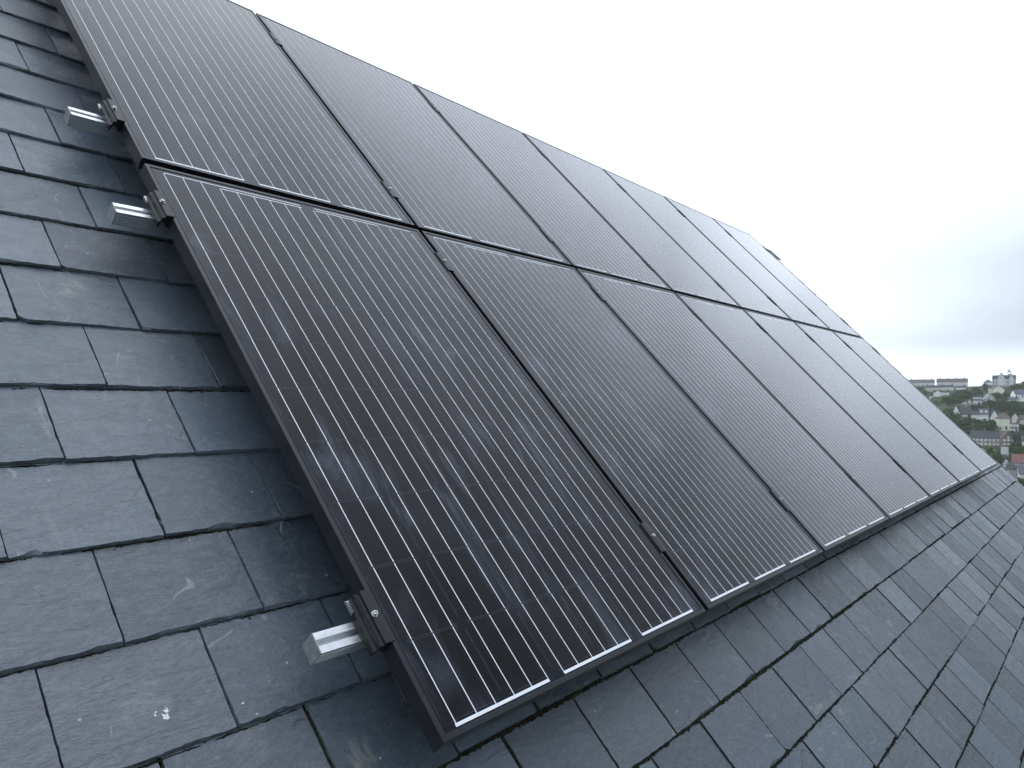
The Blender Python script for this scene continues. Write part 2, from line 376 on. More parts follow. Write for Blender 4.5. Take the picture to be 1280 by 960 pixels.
# ------------------------------------------------------------------ solar panels
W,H,G,GR,TH=.992,1.65,.020,.0215,.035
def make_panel():
    root=empty('solar_panel',ROOF.copy(),'x','solar panel','black solar panels in two rows of seven')
    b=MB(); L=.011
    # frame: four mitred members with hollow look (L-profile), top lip
    c=.0009; ring=lambda a,z:[(a,a,z),(W-a,a,z),(W-a,H-a,z),(a,H-a,z)]
    vs=ring(0,-TH)+ring(0,-c)+ring(c,0)+ring(L-c,0)+ring(L,-c)+ring(L,-TH)
    b.add(vs,[(r*4+i,r*4+(i+1)%4,((r+1)%6)*4+(i+1)%4,((r+1)%6)*4+i) for r in range(6) for i in range(4)])
    fr=link('frame',b.mesh('frame'),M['frame'],root,Matrix())
    b=MB()
    b.box(L+.0002,W-L-.0002,L+.0002,H-L-.0002,-.0068,-.0018); link('glass',b.mesh('glass'),M['cells'],root,Matrix())
    b=MB(); g=.0022; z=-.0012
    for x0,x1,y0,y1 in ((L+.0002,W-L-.0002,L+.0002,L+g),(L+.0002,W-L-.0002,H-L-g,H-L-.0002),(L+.0002,L+g,L+g,H-L-g),(W-L-g,W-L-.0002,L+g,H-L-g)): b.box(x0,x1,y0,y1,-.0018,z)
    link('gasket',b.mesh('gasket'),M['gasket'],root,Matrix())
    b=MB(); b.box(L+.0002,W-L-.0002,L+.0002,H-L-.0002,-.012,-.0072); link('backsheet',b.mesh('backsheet'),M['back'],root,Matrix())
    b=MB(); rr=random.Random(3); z0,z1=-.00185,-.00150; w=.00105
    for k in range(18):
        x=.043+.0525*k
        for c in range(10):
            y0=.0245+.1585*c+(.0011 if c else -.004); y1=.0245+.1585*(c+1)-.0011
            if c==9: y1=1.612 if k>2 else 1.622
            d=rr.gauss(0,.0003); b.box(x+d-w,x+d+w,y0,y1,z0,z1)
    link('busbar',b.mesh('busbar'),M['ribbon'],root,Matrix())
    for x0,x1,y,w in ((.040,.3065,.0178,.0031),(.3565,.6215,.0178,.0031),(.672,.938,.0178,.0031),(.045,.473,1.6245,.0016),(.205,.473,1.6125,.0016),(.524,.938,1.6245,.0016),(.524,.778,1.6125,.0016)):
        b=MB(); b.box(x0,x1,y-w,y+w,z0,-.0014); link('collector_ribbon',b.mesh('collector'),M['ribbon'],root,Matrix())
    return root
proto=make_panel()
ords=['first','second','third','fourth','fifth','sixth','last']
rj=random.Random(21)
for row in range(2):
    for k in range(7):
        o=proto if (row==0 and k==0) else copy_tree(proto)
        v=0 if row==0 else H+GR
        j=(0,0,0) if k==0 and row==0 else (rj.gauss(0,.001),rj.gauss(0,.0012),rj.gauss(0,.0004))
        o.matrix_world=ROOF@Matrix.Translation((k*(W+G)+j[0],v+j[1]+(.0045 if row and k==0 else 0),j[2]))
        rn='lower' if row==0 else 'upper'
        if k==0: l=f'large black panel at the near left end of the {rn} row, beside bare slates'
        elif k==6: l='farthest black panel at the lower right corner of the array, pale with glare' if row==0 else 'farthest black panel at the upper right corner of the array, against sky'
        else: l=f'black solar panel, {ords[k]} from the near left end of the {rn} row'
        o['label']=l

# ------------------------------------------------------------------ rails, clamps, hooks
RT=-TH
def make_rail(v,label):
    root=empty('mounting_rail',ROOF@Matrix.Translation((0,v,0)),label,'mounting rail','aluminium rails carrying the panels')
    a0,a1=-.1135,7*(W+G)-G+.026; hw=.0195; z1=RT-.0003; z0=z1-.038; b=MB()
    def bx(y0,y1,za,zb): b.box(a0,a1,y0,y1,za,zb)
    bx(-hw,-.0062,z1-.0025,z1); bx(.0062,hw,z1-.0025,z1)            # top flanges
    bx(-.0085,-.0062,z1-.013,z1-.0025); bx(.0062,.0085,z1-.013,z1-.0025)
    bx(-.0085,.0085,z1-.0152,z1-.013)
    bx(-hw,-hw+.0022,z0+.0022,z1-.0025); bx(hw-.0022,hw,z0+.0022,z1-.0025); bx(-hw,hw,z0,z0+.0022)
    for s in (-1,1):
        for zz in (.010,.018,.026,.033): 
            y=s*hw; b.box(a0+.0003,a1-.0003,min(y,y+s*.0009),max(y,y+s*.0009),z1-zz-.002,z1-zz+.001)
    link('rail_profile',b.mesh('rail'),M['alu'],root,Matrix())
    b=MB(); b.box(a0-.0022,a0-.0002,-hw-.0004,hw+.0004,z0-.0004,z1+.0004); link('end_cap',b.mesh('cap'),simple('dull_end_cap',(.36,.37,.38),.42,.6,.5,.2,60),root,Matrix())
    # end clamps
    for side in (0,1):
        b=MB(); s=-1 if side==0 else 1; x=0 if side==0 else 7*(W+G)-G
        prof=[(x-s*.006,.0004),(x-s*.006,.0034),(x+s*.016,.0034),(x+s*.016,-.003),(x+s*.019,-.006),(x+s*.024,-.006),(x+s*.024,-.016),(x+s*.029,-.020),(x+s*.029,RT+.001),(x+s*.024,RT+.001),(x+s*.022,-.022),(x+s*.012,-.020),(x+s*.006,RT+.002),(x+s*.0008,RT+.002),(x+s*.0008,.0004)]
        b.prism(prof,-.052,.056,'y'); cl=link('end_clamp',bevel(b.mesh('clamp'),.0006,1),M['blackalu'],root,Matrix())
        b=MB(); c=(x+s*.0095,.006); b.cyl(c,.0062,.0034,.0042,20); 
        n=18; vs=[];ro,ri=.0048,.0023
        for z,r in ((.0042,ro),(.0092,ro),(.0098,ro-.0006),(.0098,ri),(.0065,ri)):
            vs+=[(c[0]+r*math.cos(2*math.pi*i/n),c[1]+r*math.sin(2*math.pi*i/n),z) for i in range(n)]
        fs=[(q*n+i,q*n+(i+1)%n,(q+1)*n+(i+1)%n,(q+1)*n+i) for q in range(4) for i in range(n)]+[tuple(range(4*n,5*n))]
        b.add(vs,fs); link('bolt',b.mesh('bolt'),M['steel'],cl,Matrix())
        # silver serrated nut plate edge peeping out above the rail
        b=MB(); 
        for q in range(6): b.box(*sorted((x+s*.0225,x+s*.0335)),.030+q*.0042,.0328+q*.0042,-.024,-.0195)
        b.box(*sorted((x+s*.0245,x+s*.0325)),.028,.056,-.027,-.0245)
        link('grounding_clip',b.mesh('clip'),M['steel'],cl,Matrix())
    for k in range(1,7):
        x=k*(W+G)-G/2; b=MB()
        b.prism([(x-.0155,.0006),(x-.0155,.0034),(x-.008,.0042),(x+.008,.0042),(x+.0155,.0034),(x+.0155,.0006),(x+.0088,.0004),(x+.0088,-.02),(x+.006,-.02),(x+.006,-.004),(x-.006,-.004),(x-.006,-.02),(x-.0088,-.02),(x-.0088,.0004)],-.05,.05,'y')
        cl=link('mid_clamp',b.mesh('midclamp'),M['blackalu'],root,Matrix())
        b=MB(); b.cyl((x,.003),.0058,.0042,.0050,16); b.cyl((x,.003),.0045,.0050,.0095,16); link('bolt',b.mesh('bolt'),M['steel'],cl,Matrix())
    for x in (.135,1.25,2.45,3.65,4.85,6.05,6.95):
        b=MB(); zb=SL+.004; yy=-.0215
        b.box(x-.017,x+.017,yy-.006,yy,z0-.035,z1-.006); b.box(x-.017,x+.017,yy-.006,yy+.05,z0-.041,z0-.035)
        b.box(x-.017,x+.017,yy+.044,yy+.05,zb+.0055,z0-.041); b.box(x-.017,x+.017,yy-.075,yy+.05,zb,zb+.0055)
        hk=link('roof_hook',b.mesh('hook'),M['steel'],root,Matrix())
        b=MB(); b.box(x-.045,x+.045,-.12,.10,zb-.0030,zb-.0012); link('flashing',b.mesh('flash'),M['lead'],hk,Matrix())
    return root
make_rail(.242,'lowest silver aluminium rail, its sawn end sticking out left of the near bottom panel')
make_rail(1.464,'silver aluminium rail just below the gap between the two panel rows')
make_rail(1.900,'silver aluminium rail near the bottom of the upper panel row')
make_rail(3.060,'topmost aluminium rail, near the top edge of the upper panel row')

# ------------------------------------------------------------------ camera
rowR=Vector((.63875465,-.52791776,.55972791)); rowD=Vector((.01831679,-.71683657,-.6970006)); rowF=Vector((.76919243,.45546479,-.44821293))
cpos=Vector((-.87098586,-.18578563,1.01770664))
cam=bpy.data.cameras.new('Camera'); co=bpy.data.objects.new('Camera',cam); COL.objects.link(co)
Mp=Matrix((( rowR.x,-rowD.x,-rowF.x,cpos.x),(rowR.y,-rowD.y,-rowF.y,cpos.y),(rowR.z,-rowD.z,-rowF.z,cpos.z),(0,0,0,1)))
co.matrix_world=ROOF@Mp; cam.sensor_width=36; cam.lens=918.02/1280*36; cam.clip_start=.05; cam.clip_end=9000
scn.camera=co
CM=co.matrix_world.copy(); CP=CM.translation.copy()
def pix(x,y,D):
    d=CM.to_3x3()@Vector(((x-640)/918.02,-(y-480)/918.02,-1)); h=math.hypot(d.x,d.y); return CP+d*(D/h)

#BG0
# ------------------------------------------------------------------ hillside town across the valley
K=1.45
def pix(x,y,D,_p=pix): return _p(x,y,D*K)
HT=[]   # anchors for the terrain: (x, y, z)
def smooth(a,b,x): 
    x=max(0,min(1,(x-a)/(b-a))); return x*x*(3-2*x)
PR=[(0,GZ),(12,GZ-.2),(45,-12),(110,-32),(180,-46)]+[(r*K,z*K) for r,z in ((235,-37),(290,-27),(330,-20.5),(370,-14),(420,-8),(470,-3),(540,4),(620,11),(700,16),(745,16.5),(900,4))]
def prof(r):
    for (a,za),(b,zb) in zip(PR,PR[1:]):
        if r<=b: return za+(zb-za)*(r-a)/(b-a)
    return PR[-1][1]
def ground(x,y,anch=True):
    r=math.hypot(x,y); z=prof(r)
    z+=noise.noise(Vector((x*.004,y*.004,.3)))*8*smooth(120,500,r)+noise.noise(Vector((x*.02,y*.02,5.)))*1.6*smooth(60,300,r)
    if anch and HT:
        sw=0;sd=0
        for ax,ay,az,ad in HT:
            q=((x-ax)**2+(y-ay)**2)/1900.
            if q<9: k=math.exp(-q); sw+=k; sd+=k*ad
        if sw>1e-4: z+=sd/max(sw,.35)*1.0 if sw>.35 else sd/.35
    return z
def anchor(p): HT.append((p.x,p.y,p.z,p.z-ground(p.x,p.y,False)))

WM={}
def wallm(c,rough=.85):
    if c not in WM: WM[c]=simple('render_wall_%d'%len(WM),c,rough,0,.2,.10,.35)
    return WM[c]
def brick_m(name,c1,c2,mortar,sc):
    t=NT(name); tc=t.n('ShaderNodeTexCoord').outputs['Object']
    vo=t.n('ShaderNodeTexVoronoi'); t.set(vo.inputs['Vector'],tc); vo.inputs['Scale'].default_value=sc
    g=t.n('ShaderNodeSeparateColor'); t.set(g.inputs[0],vo.outputs['Color'])
    b=t.mix(g.outputs[0],c1,c2); n=t.noise(tc,.4,5,.6); return t.out(base=t.mix(t.ramp(n,[(.4,0),(.7,.5)]),b,mortar),rough=.9,spec=.15)
STONE=brick_m('rubble_stone',(.30,.28,.26),(.42,.40,.37),(.24,.22,.20),1.6)
BROWN=brick_m('brown_stone',(.19,.165,.145),(.28,.245,.215),(.14,.12,.105),1.2)
SLR=brick_m('distant_slate_roof',(.055,.06,.07),(.085,.09,.10),(.10,.09,.085),2.2)
GRR=brick_m('grey_tile_roof',(.13,.125,.12),(.19,.18,.17),(.10,.09,.08),2.2)
BRR=brick_m('brown_tile_roof',(.12,.095,.085),(.18,.145,.125),(.09,.08,.07),2.2)
RED=brick_m('red_tile_roof',(.17,.09,.08),(.23,.125,.11),(.16,.11,.10),2.2)
PALE=brick_m('pale_sheet_roof',(.26,.28,.27),(.33,.34,.33),(.22,.23,.22),.8)
BLU=brick_m('blue_slate_roof',(.085,.09,.115),(.13,.135,.165),(.10,.10,.11),2.2)
WFR=simple('white_window_frame',(.7,.7,.68),.5); WGL=simple('dark_window_pane',(.03,.035,.04),.12,0,.6)
CHM=brick_m('chimney_brick',(.15,.12,.105),(.24,.19,.17),(.13,.12,.11),3)
DOORM=simple('painted_door',(.06,.09,.13),.4)
def window(parent,x,z,w,h,yf,side='f',W2=0,D2=0):
    b=MB(); f=.07; 
    if side=='f': bx=lambda a0,a1,b0,b1,dy0,dy1,m: b.box(x+a0,x+a1,yf-dy1,yf-dy0,z+b0,z+b1,m)
    else:
        s=1 if side=='r' else -1; X=s*W2
        bx=lambda a0,a1,b0,b1,dy0,dy1,m: b.box(min(X+s*dy0,X+s*dy1),max(X+s*dy0,X+s*dy1),x+a0,x+a1,z+b0,z+b1,m)
    bx(-w/2,w/2,0,h,-.02,.03,1)
    bx(-w/2-f,-w/2,-f,h+f,-.02,.09,0); bx(w/2,w/2+f,-f,h+f,-.02,.09,0); bx(-w/2,w/2,h,h+f,-.02,.09,0); bx(-w/2,w/2,-f,0,-.02,.13,0); bx(-.035,.035,0,h,.03,.07,0)
    bx(-w/2,-.035,h*.5-.03,h*.5+.03,.03,.07,0); bx(.035,w/2,h*.5-.03,h*.5+.03,.03,.07,0)
    o=link('window',b.mesh('window'),[WFR,WGL],parent,Matrix()); return o
# x0,x1 : photograph columns of the wall; yb,yt : rows of its foot and eaves; D metres away
def building(name,label,cat,x0,x1,yb,yt,D,roof='gable',rm=None,wm=None,rise=2.2,depth=8,turn=0,floors=2,bays=None,gables=(),chim=1,dormers=0,ww=1.0,group=None,door=True,sidewin=True,tower=None):
    rise*=1.35; depth*=1.35; gables=[(g0,g1,g2*1.35) for g0,g1,g2 in gables]; tower=tower and (tower[0],tower[1]*1.35,tower[2]*1.35)
    cx=(x0+x1)/2; p=pix(cx,yb,D); q=pix(cx,yt,D); a=pix(x0,yb,D); b_=pix(x1,yb,D)
    w=(b_-a).length/max(.35,math.cos(math.radians(turn))+.0); h=q.z-p.z; hw=w/2
    f=(p-CP); f.z=0; f.normalize(); ang=math.atan2(f.y,f.x)-math.pi/2+math.radians(turn)
    c=p+f*(depth*.35); anchor(c)
    mw=Matrix.Translation(c)@Matrix.Rotation(ang,4,'Z')
    r=empty(name,mw,label,cat,group); dn=-3.0; hd=depth/2; ov=.28
    m=MB()
    if roof in('gable','hip','flat'):
        if roof=='gable': # ridge along x, gable ends at +-x
            m.add([(-hw,-hd,dn),(hw,-hd,dn),(hw,hd,dn),(-hw,hd,dn),(-hw,-hd,h),(hw,-hd,h),(hw,hd,h),(-hw,hd,h),(-hw,0,h+rise),(hw,0,h+rise)],
              [(0,1,5,4),(1,2,6,9,5),(2,3,7,6),(3,0,4,8,7),(4,5,9,8),(6,7,8,9)])
        else: m.box(-hw,hw,-hd,hd,dn,h)
    elif roof=='front': # gable faces the camera, ridge along y
        m.add([(-hw,-hd,dn),(hw,-hd,dn),(hw,hd,dn),(-hw,hd,dn),(-hw,-hd,h),(hw,-hd,h),(hw,hd,h),(-hw,hd,h),(0,-hd,h+rise),(0,hd,h+rise)],
              [(0,1,5,8,4),(1,2,6,5),(2,3,7,9,6),(3,0,4,7),(5,6,9,8),(7,4,8,9)])
    link('wall',m.mesh('wall'),wm,r,Matrix())
    m=MB(); T=.16
    def slab(P):
        n=(Vector(P[1])-Vector(P[0])).cross(Vector(P[2])-Vector(P[0])).normalized()
        if n.z<0: n=-n
        k=len(P); lo=[Vector(x)+n*.03 for x in P]; hi=[x+n*T for x in lo]
        m.add([tuple(x) for x in lo+hi],[tuple(range(k))[::-1],tuple(range(k,2*k))]+[(i,(i+1)%k,k+(i+1)%k,k+i) for i in range(k)])
    if roof=='gable':
        s=rise/hd; e=ov*s
        slab([(-hw-ov,-hd-ov,h-e),(hw+ov,-hd-ov,h-e),(hw+ov,0,h+rise),(-hw-ov,0,h+rise)]); slab([(-hw-ov,hd+ov,h-e),(hw+ov,hd+ov,h-e),(hw+ov,0,h+rise),(-hw-ov,0,h+rise)])
    elif roof=='front':
        s=rise/hw; e=ov*s
        slab([(-hw-ov,-hd-ov,h-e),(-hw-ov,hd+ov,h-e),(0,hd+ov,h+rise),(0,-hd-ov,h+rise)]); slab([(hw+ov,-hd-ov,h-e),(hw+ov,hd+ov,h-e),(0,hd+ov,h+rise),(0,-hd-ov,h+rise)])
    elif roof=='hip':
        A=(-hw-ov,-hd-ov,h);B=(hw+ov,-hd-ov,h);C_=(hw+ov,hd+ov,h);D_=(-hw-ov,hd+ov,h); k=max(.05,hw-hd*.9)
        E_=(-k,0,h+rise);F_=(k,0,h+rise)
        for P in ([A,B,F_,E_],[C_,D_,E_,F_],[B,C_,F_],[D_,A,E_]): slab(P)
    else: m.box(-hw-.15,hw+.15,-hd-.15,hd+.15,h,h+.35)
    rf=link('roof',m.mesh('roof'),rm,r,Matrix())
    for i in range(chim):
        xx=(-hw*.8+ i*(1.6*hw/max(1,chim-1))) if chim>1 else hw*.6
        if roof=='front': xx=hw*.35
        m=MB(); zt=h+rise+1.1 if roof!='front' else h+rise+.6
        m.box(xx-.45,xx+.45,-.35,.35,h,zt); m.box(xx-.52,xx+.52,-.42,.42,zt,zt+.15); m.cyl((xx-.2,0),.12,zt+.15,zt+.55,8); m.cyl((xx+.2,0),.12,zt+.15,zt+.55,8)
        link('chimney',m.mesh('chimney'),CHM,rf,Matrix())
    for i in range(dormers):
        xx=-hw+(i+.5)*w/dormers; m=MB(); y0=-hd*.72; zb=h+rise*(1-.72)
        m.add([(xx-.8,y0,zb-.1),(xx+.8,y0,zb-.1),(xx+.8,y0,zb+1.1),(xx,y0,zb+1.8),(xx-.8,y0,zb+1.1),(xx-.8,0,zb-.1),(xx+.8,0,zb-.1),(xx+.8,0,zb+1.1),(xx,0,zb+1.8),(xx-.8,0,zb+1.1)],[(0,1,2,3,4),(9,8,7,6,5),(0,4,9,5),(1,6,7,2),(2,7,8,3),(3,8,9,4)])
        dm=link('dormer',m.mesh('dormer'),wallm((.62,.62,.60)),rf,Matrix()); window(dm,xx,zb+.2,.8,.8,y0)
    if bays is None: bays=max(1,int(w/2.9))
    fh=h/floors
    for fl in range(floors):
        for k in range(bays):
            if fl==0 and door and k==bays//2: continue
            window(r,-hw+(k+.5)*w/bays,fl*fh+fh*.32,ww,fh*.48,-hd)
    if door:
        m=MB(); xx=-hw+(bays//2+.5)*w/bays; m.box(xx-.5,xx+.5,-hd-.05,-hd+.02,0,2.05); link('door',m.mesh('door'),DOORM,r,Matrix())
    if roof=='front' and rise>2: window(r,0,h+.1,.8,.9,-hd)
    if sidewin:
        for s in ('l','r'):
            for fl in range(floors): window(r,0,fl*fh+fh*.35,.9,fh*.42,0,s,hw)
    for (gx,gw,gr) in gables:  # cross gables on the front, fractions of the width
        xx=-hw+gx*w; g=gw*w/2; m=MB()
        m.add([(xx-g,-hd-.5,0),(xx+g,-hd-.5,0),(xx+g,-hd-.5,h),(xx,-hd-.5,h+gr),(xx-g,-hd-.5,h),(xx-g,0,0),(xx+g,0,0),(xx+g,0,h),(xx,0,h+gr),(xx-g,0,h)],[(0,1,2,3,4),(9,8,7,6,5),(0,4,9,5),(1,6,7,2),(2,7,8,3),(3,8,9,4)])
        gb=link('gable',m.mesh('gable'),pale if cat=='school' else wm,r,Matrix())
        for fl in range(floors): window(gb,xx,fl*fh+fh*.3,ww*1.3,fh*.5,-hd-.5)
        m=MB(); slab([(xx-g-.2,-hd-.75,h-.2*gr/g),(xx-g-.2,0,h-.2*gr/g),(xx,0,h+gr),(xx,-hd-.75,h+gr)]); slab([(xx+g+.2,-hd-.75,h-.2*gr/g),(xx+g+.2,0,h-.2*gr/g),(xx,0,h+gr),(xx,-hd-.75,h+gr)])
        link('gable_roof',m.mesh('gable_roof'),rm,gb,Matrix())
    if tower:
        tx,tw,tz=tower; xx=-hw+tx*w; m=MB(); g=tw/2
        m.box(xx-g,xx+g,-g,g,0,h+tz*.45)
        for sx in(-1,1):
            for sy in(-1,1): m.box(*sorted((xx+sx*g,xx+sx*g*.6)),*sorted((sy*g,sy*g*.6)),h+tz*.45,h+tz*.68)
        m.add([(xx-g-.1,-g-.1,h+tz*.68),(xx+g+.1,-g-.1,h+tz*.68),(xx+g+.1,g+.1,h+tz*.68),(xx-g-.1,g+.1,h+tz*.68),(xx,0,h+tz)],[(3,2,1,0),(0,1,4),(1,2,4),(2,3,4),(3,0,4)])
        link('bell_turret',m.mesh('turret'),STONE,r,Matrix())
    return r
white=wallm((.86,.86,.84)); cream=wallm((.76,.73,.63)); yellow=wallm((.78,.75,.56)); pink=wallm((.55,.45,.41)); pale=wallm((.58,.57,.56)); green=wallm((.58,.64,.58)); grey=wallm((.36,.36,.36))
B=building
# crest of the hill
B('terrace_house','long dark roofed terrace on the hill crest, farthest left beside the array edge','house',1136,1168,484,478.2,725,'gable',GRR,pale,2.8,8,4,1,10,chim=4)
B('terrace_house','long brown grey roofed terrace on the skyline, right of the crest dip','house',1171,1209.5,484,477.5,700,'gable',BRR,pale,3.0,8,-3,1,11,chim=4)
B('school','large grey stone school with pointed gables and bell turret on the skyline','school',1241,1269.5,482.5,473.5,640,'gable',SLR,grey,2.8,9,-4,2,4,gables=((.40,.36,4.6),(.84,.22,3.6)),chim=0,ww=1.2,door=False,tower=(.73,2.0,8.0),sidewin=False)
B('chapel_hall','low white hall with grey hipped roof adjoining the skyline school','hall',1229.5,1241,482,478.2,635,'hip',GRR,white,2.4,8,0,1,3,chim=0,door=False,sidewin=False)
# upper rows
B('terrace_house','pinkish cream terrace with dark roof under the left crest houses','house',1157,1176,490.5,484.5,640,'gable',SLR,pink,1.8,8,3,2,7,chim=2)
B('terrace_house','pale grey terrace continuing the pinkish one to its right','house',1176.3,1192,490,484,641,'gable',SLR,pale,1.8,8,3,2,6,chim=2)
B('cottage','small white cottage with flat dark roof below the crest terraces','house',1194.5,1208,489,484.6,655,'gable',SLR,white,1.6,7,0,1,4,chim=1)
B('cottage','low white villa with bay windows above the pale sheet roofed shed','house',1167,1177,495.2,490.3,600,'gable',SLR,white,1.5,7,0,1,3,chim=0,gables=((.5,.5,1.2),))
B('cottage','low white and dark villa touching the bay windowed one on its right','house',1177.6,1186.5,495.2,490.6,602,'gable',SLR,white,1.6,7,0,1,3,chim=1)
B('shed','wide shed with pale grey sheet roof close to the array edge','shed',1162,1183,504.5,501.8,560,'gable',PALE,cream,3.6,11,6,1,4,chim=0,door=False,sidewin=False)
B('bungalow','cream bungalow with a broad gable facing the viewer below the school','bungalow',1240.5,1255.5,489.5,486.6,545,'front',BRR,cream,2.3,9,0,1,3,chim=0,door=False)
B('bungalow','tiny cream cottage left of the broad gabled bungalow','bungalow',1235.3,1240,488.8,485.4,548,'gable',SLR,cream,1.3,6,0,1,2,chim=0,door=False)
B('villa','white villa with pale blue roof at the right edge of the photo, upper of two','house',1266,1284,497,493,480,'gable',BLU,white,2.6,8,18,1,5,chim=0)
B('villa','low white villa with dark roof at the right edge, lower of two','house',1261.5,1273,503.4,500,470,'gable',BLU,white,1.6,8,-10,1,3,chim=1)
B('house','pale pink house with three dormers in mid hillside','house',1216.2,1227.5,507,500.5,468,'gable',SLR,wallm((.62,.54,.53)),2.4,8,0,2,4,chim=1,dormers=3)
B('chapel','broad grey rendered gable building attached to the pink dormered house','hall',1228.6,1243.5,506.5,500,470,'front',PALE,wallm((.40,.42,.42)),3.4,14,8,1,1,chim=0,ww=.8,door=False,sidewin=False)
B('cottage','low white cottage with two small gables left of the dormered house','house',1202.5,1214.5,506,502.6,470,'gable',SLR,cream,1.2,7,0,1,4,chim=0,gables=((.25,.36,1.3),(.78,.36,1.5)))
B('cottage','small white roadside cottage partly behind trees, right of the grey gable','house',1248,1254,503.8,502.2,474,'gable',GRR,white,1.1,5,0,1,2,chim=0,door=False,sidewin=False)
# middle row
B('house','white gabled house with steep dark slate roof, left of the white terrace','house',1194.5,1201.5,520.5,514.5,392,'front',SLR,white,3.0,9,-12,2,2,chim=1)
B('house','dark slate roofed house with grey stone front between white gable and terrace','house',1200.8,1214,527,517.6,384,'gable',SLR,STONE,3.0,8,0,2,4,chim=2)
B('terrace_house','cream end of the terrace below the grey gable building','house',1214.5,1224,526.5,518.4,378,'gable',SLR,cream,1.6,8,-3,2,3,chim=1)
B('terrace_house','bright white middle of the terrace, with dormers and grey roof','house',1224.3,1236.5,527,518,378,'gable',BLU,white,2.6,8,-3,2,4,chim=1,dormers=2)
B('house','white house whose gable faces the viewer, between terrace and yellow house','house',1237,1245.2,527,520,376,'front',BLU,white,2.4,9,8,2,2,chim=0)
B('house','pale yellow house with brown hipped roof and two rows of windows','house',1245.6,1262.8,537,523.6,352,'hip',BRR,yellow,2.6,9,6,2,4,chim=1,ww=1.1)
B('house','cream gable fronted house right of the yellow one','house',1264.4,1273.5,531,522.5,358,'front',BRR,cream,2.0,9,0,2,2,chim=0)
B('house','cream house cut by the right photo edge beside the cream gable','house',1275,1290,531,525,362,'gable',BRR,cream,2.0,8,0,2,4,chim=1)
# lower row
B('terrace_house','long grey stone terrace of three storeys with dark slate roof beside the array','house',1213,1249,563,547.4,322,'gable',SLR,STONE,2.6,9,4,3,7,chim=3,ww=1.0)
B('warehouse','brown stone building joined to the right of the long stone terrace','house',1249.3,1264,562,548,318,'front',BRR,BROWN,2.6,12,10,3,3,chim=0,ww=1.0)
B('ruin','brown stone mill with tall blank walls below the cream gable house','mill',1262.5,1274,546,529.5,340,'flat',BROWN,BROWN,1,7,0,3,3,chim=2,ww=.9,door=False)
B('house','white tall house sliver at the right photo edge','house',1277.5,1286,566,551.5,300,'gable',SLR,green,2,8,0,3,2,chim=0)
B('house','small pale green house with grey roof right of the hedge below the stone terrace','house',1252,1260,574,567.5,292,'gable',PALE,green,2.3,7,0,2,2,chim=0)
B('house','red tiled house at the right edge in the valley','house',1266,1288,584,578.5,276,'gable',RED,pale,2.6,8,-4,2,6,chim=1)
B('cottage','dark gabled cottage just beside the far top corner of the bare slates','house',1253.5,1262,584,578,272,'front',SLR,BROWN,2.2,7,0,2,2,chim=0)
B('house','low white house with dark pyramid roof in the valley bottom','house',1259.5,1271,592.5,587,258,'hip',SLR,white,2.0,7,0,1,3,chim=0)
B('house','white house with grey roof at the lower right valley edge','house',1272.5,1292,600,592,248,'gable',BLU,white,2.2,8,5,2,5,chim=1)
B('house','pale cottage with weathered roof next to the verge of the near roof','house',1262,1271.5,603,597.5,240,'gable',GRR,pale,2,7,0,1,3,chim=1)
B('cottage','small white cottage with grey roof among trees above the roadside wall','house',1250,1257,497.5,494.5,510,'gable',GRR,white,1.4,6,6,1,3,chim=1,door=False)
B('cottage','pale cottage with dark roof left of the pink dormered house, higher up the slope','house',1197,1204,497.5,494.3,540,'gable',SLR,pale,1.5,6,-5,1,3,chim=1,door=False)
B('house','grey roofed white house in the trees under the left crest terrace','house',1210.5,1218,490.5,486.8,620,'gable',GRR,white,1.6,7,0,1,4,chim=1,door=False)
B('cottage','small cream cottage with brown roof low between stone terrace and red roof','house',1268,1275,573,568.5,296,'gable',BRR,cream,1.8,6,5,1,2,chim=1)
for x,y,D in ((1280,478,650),(1262,484,600),(1215,484,690),(1225,488,600),(1276,488,540),(1230,533,350),(1205,534,350),(1150,500,600),(1190,510,470),(1240,512,430),(1275,512,430)): anchor(pix(x,y,D))

# terrain: one sheet out to the horizon
def terrain():
    V=[];F=[]
    rs=[0]+[8*1.16**k for k in range(18)]; rs=[r for r in rs if r<230]+list(range(230,1110,9))+[1150,1200,1260,1320]
    a_=[]; a=-180.
    while a<180: a_.append(a); a+= .55 if -8<=a<26 else (2.5 if -40<a<60 else 6)
    n=len(a_)
    for r in rs:
        for q in a_:
            x=r*math.cos(math.radians(q))+.001; y=r*math.sin(math.radians(q)); V.append((x,y,ground(x,y,200<r<1180 and -10<q<28)))
    for i in range(len(rs)-1):
        for j in range(n): F.append((i*n+j,(i+1)*n+j,(i+1)*n+(j+1)%n,i*n+(j+1)%n))
    me=bpy.data.meshes.new('hillside'); me.from_pydata(V,[],F); me.polygons.foreach_set('use_smooth',[True]*len(F)); me.update(); return me
def hill_m():
    t=NT('hillside_grass'); oc=t.n('ShaderNodeTexCoord').outputs['Object']
    a=t.noise(oc,.018,6,.65); b=t.noise(oc,.15,5,.7)
    base=t.ramp(a,[(.3,(.035,.05,.022)),(.48,(.06,.078,.032)),(.6,(.085,.095,.045)),(.72,(.12,.11,.075))])
    base=t.mix(t.ramp(b,[(.4,.6),(.6,0)]),base,(.025,.035,.018))
    return t.out(base=base,rough=.95,spec=.1)
tag(link('hillside',terrain(),hill_m()),kind='structure')

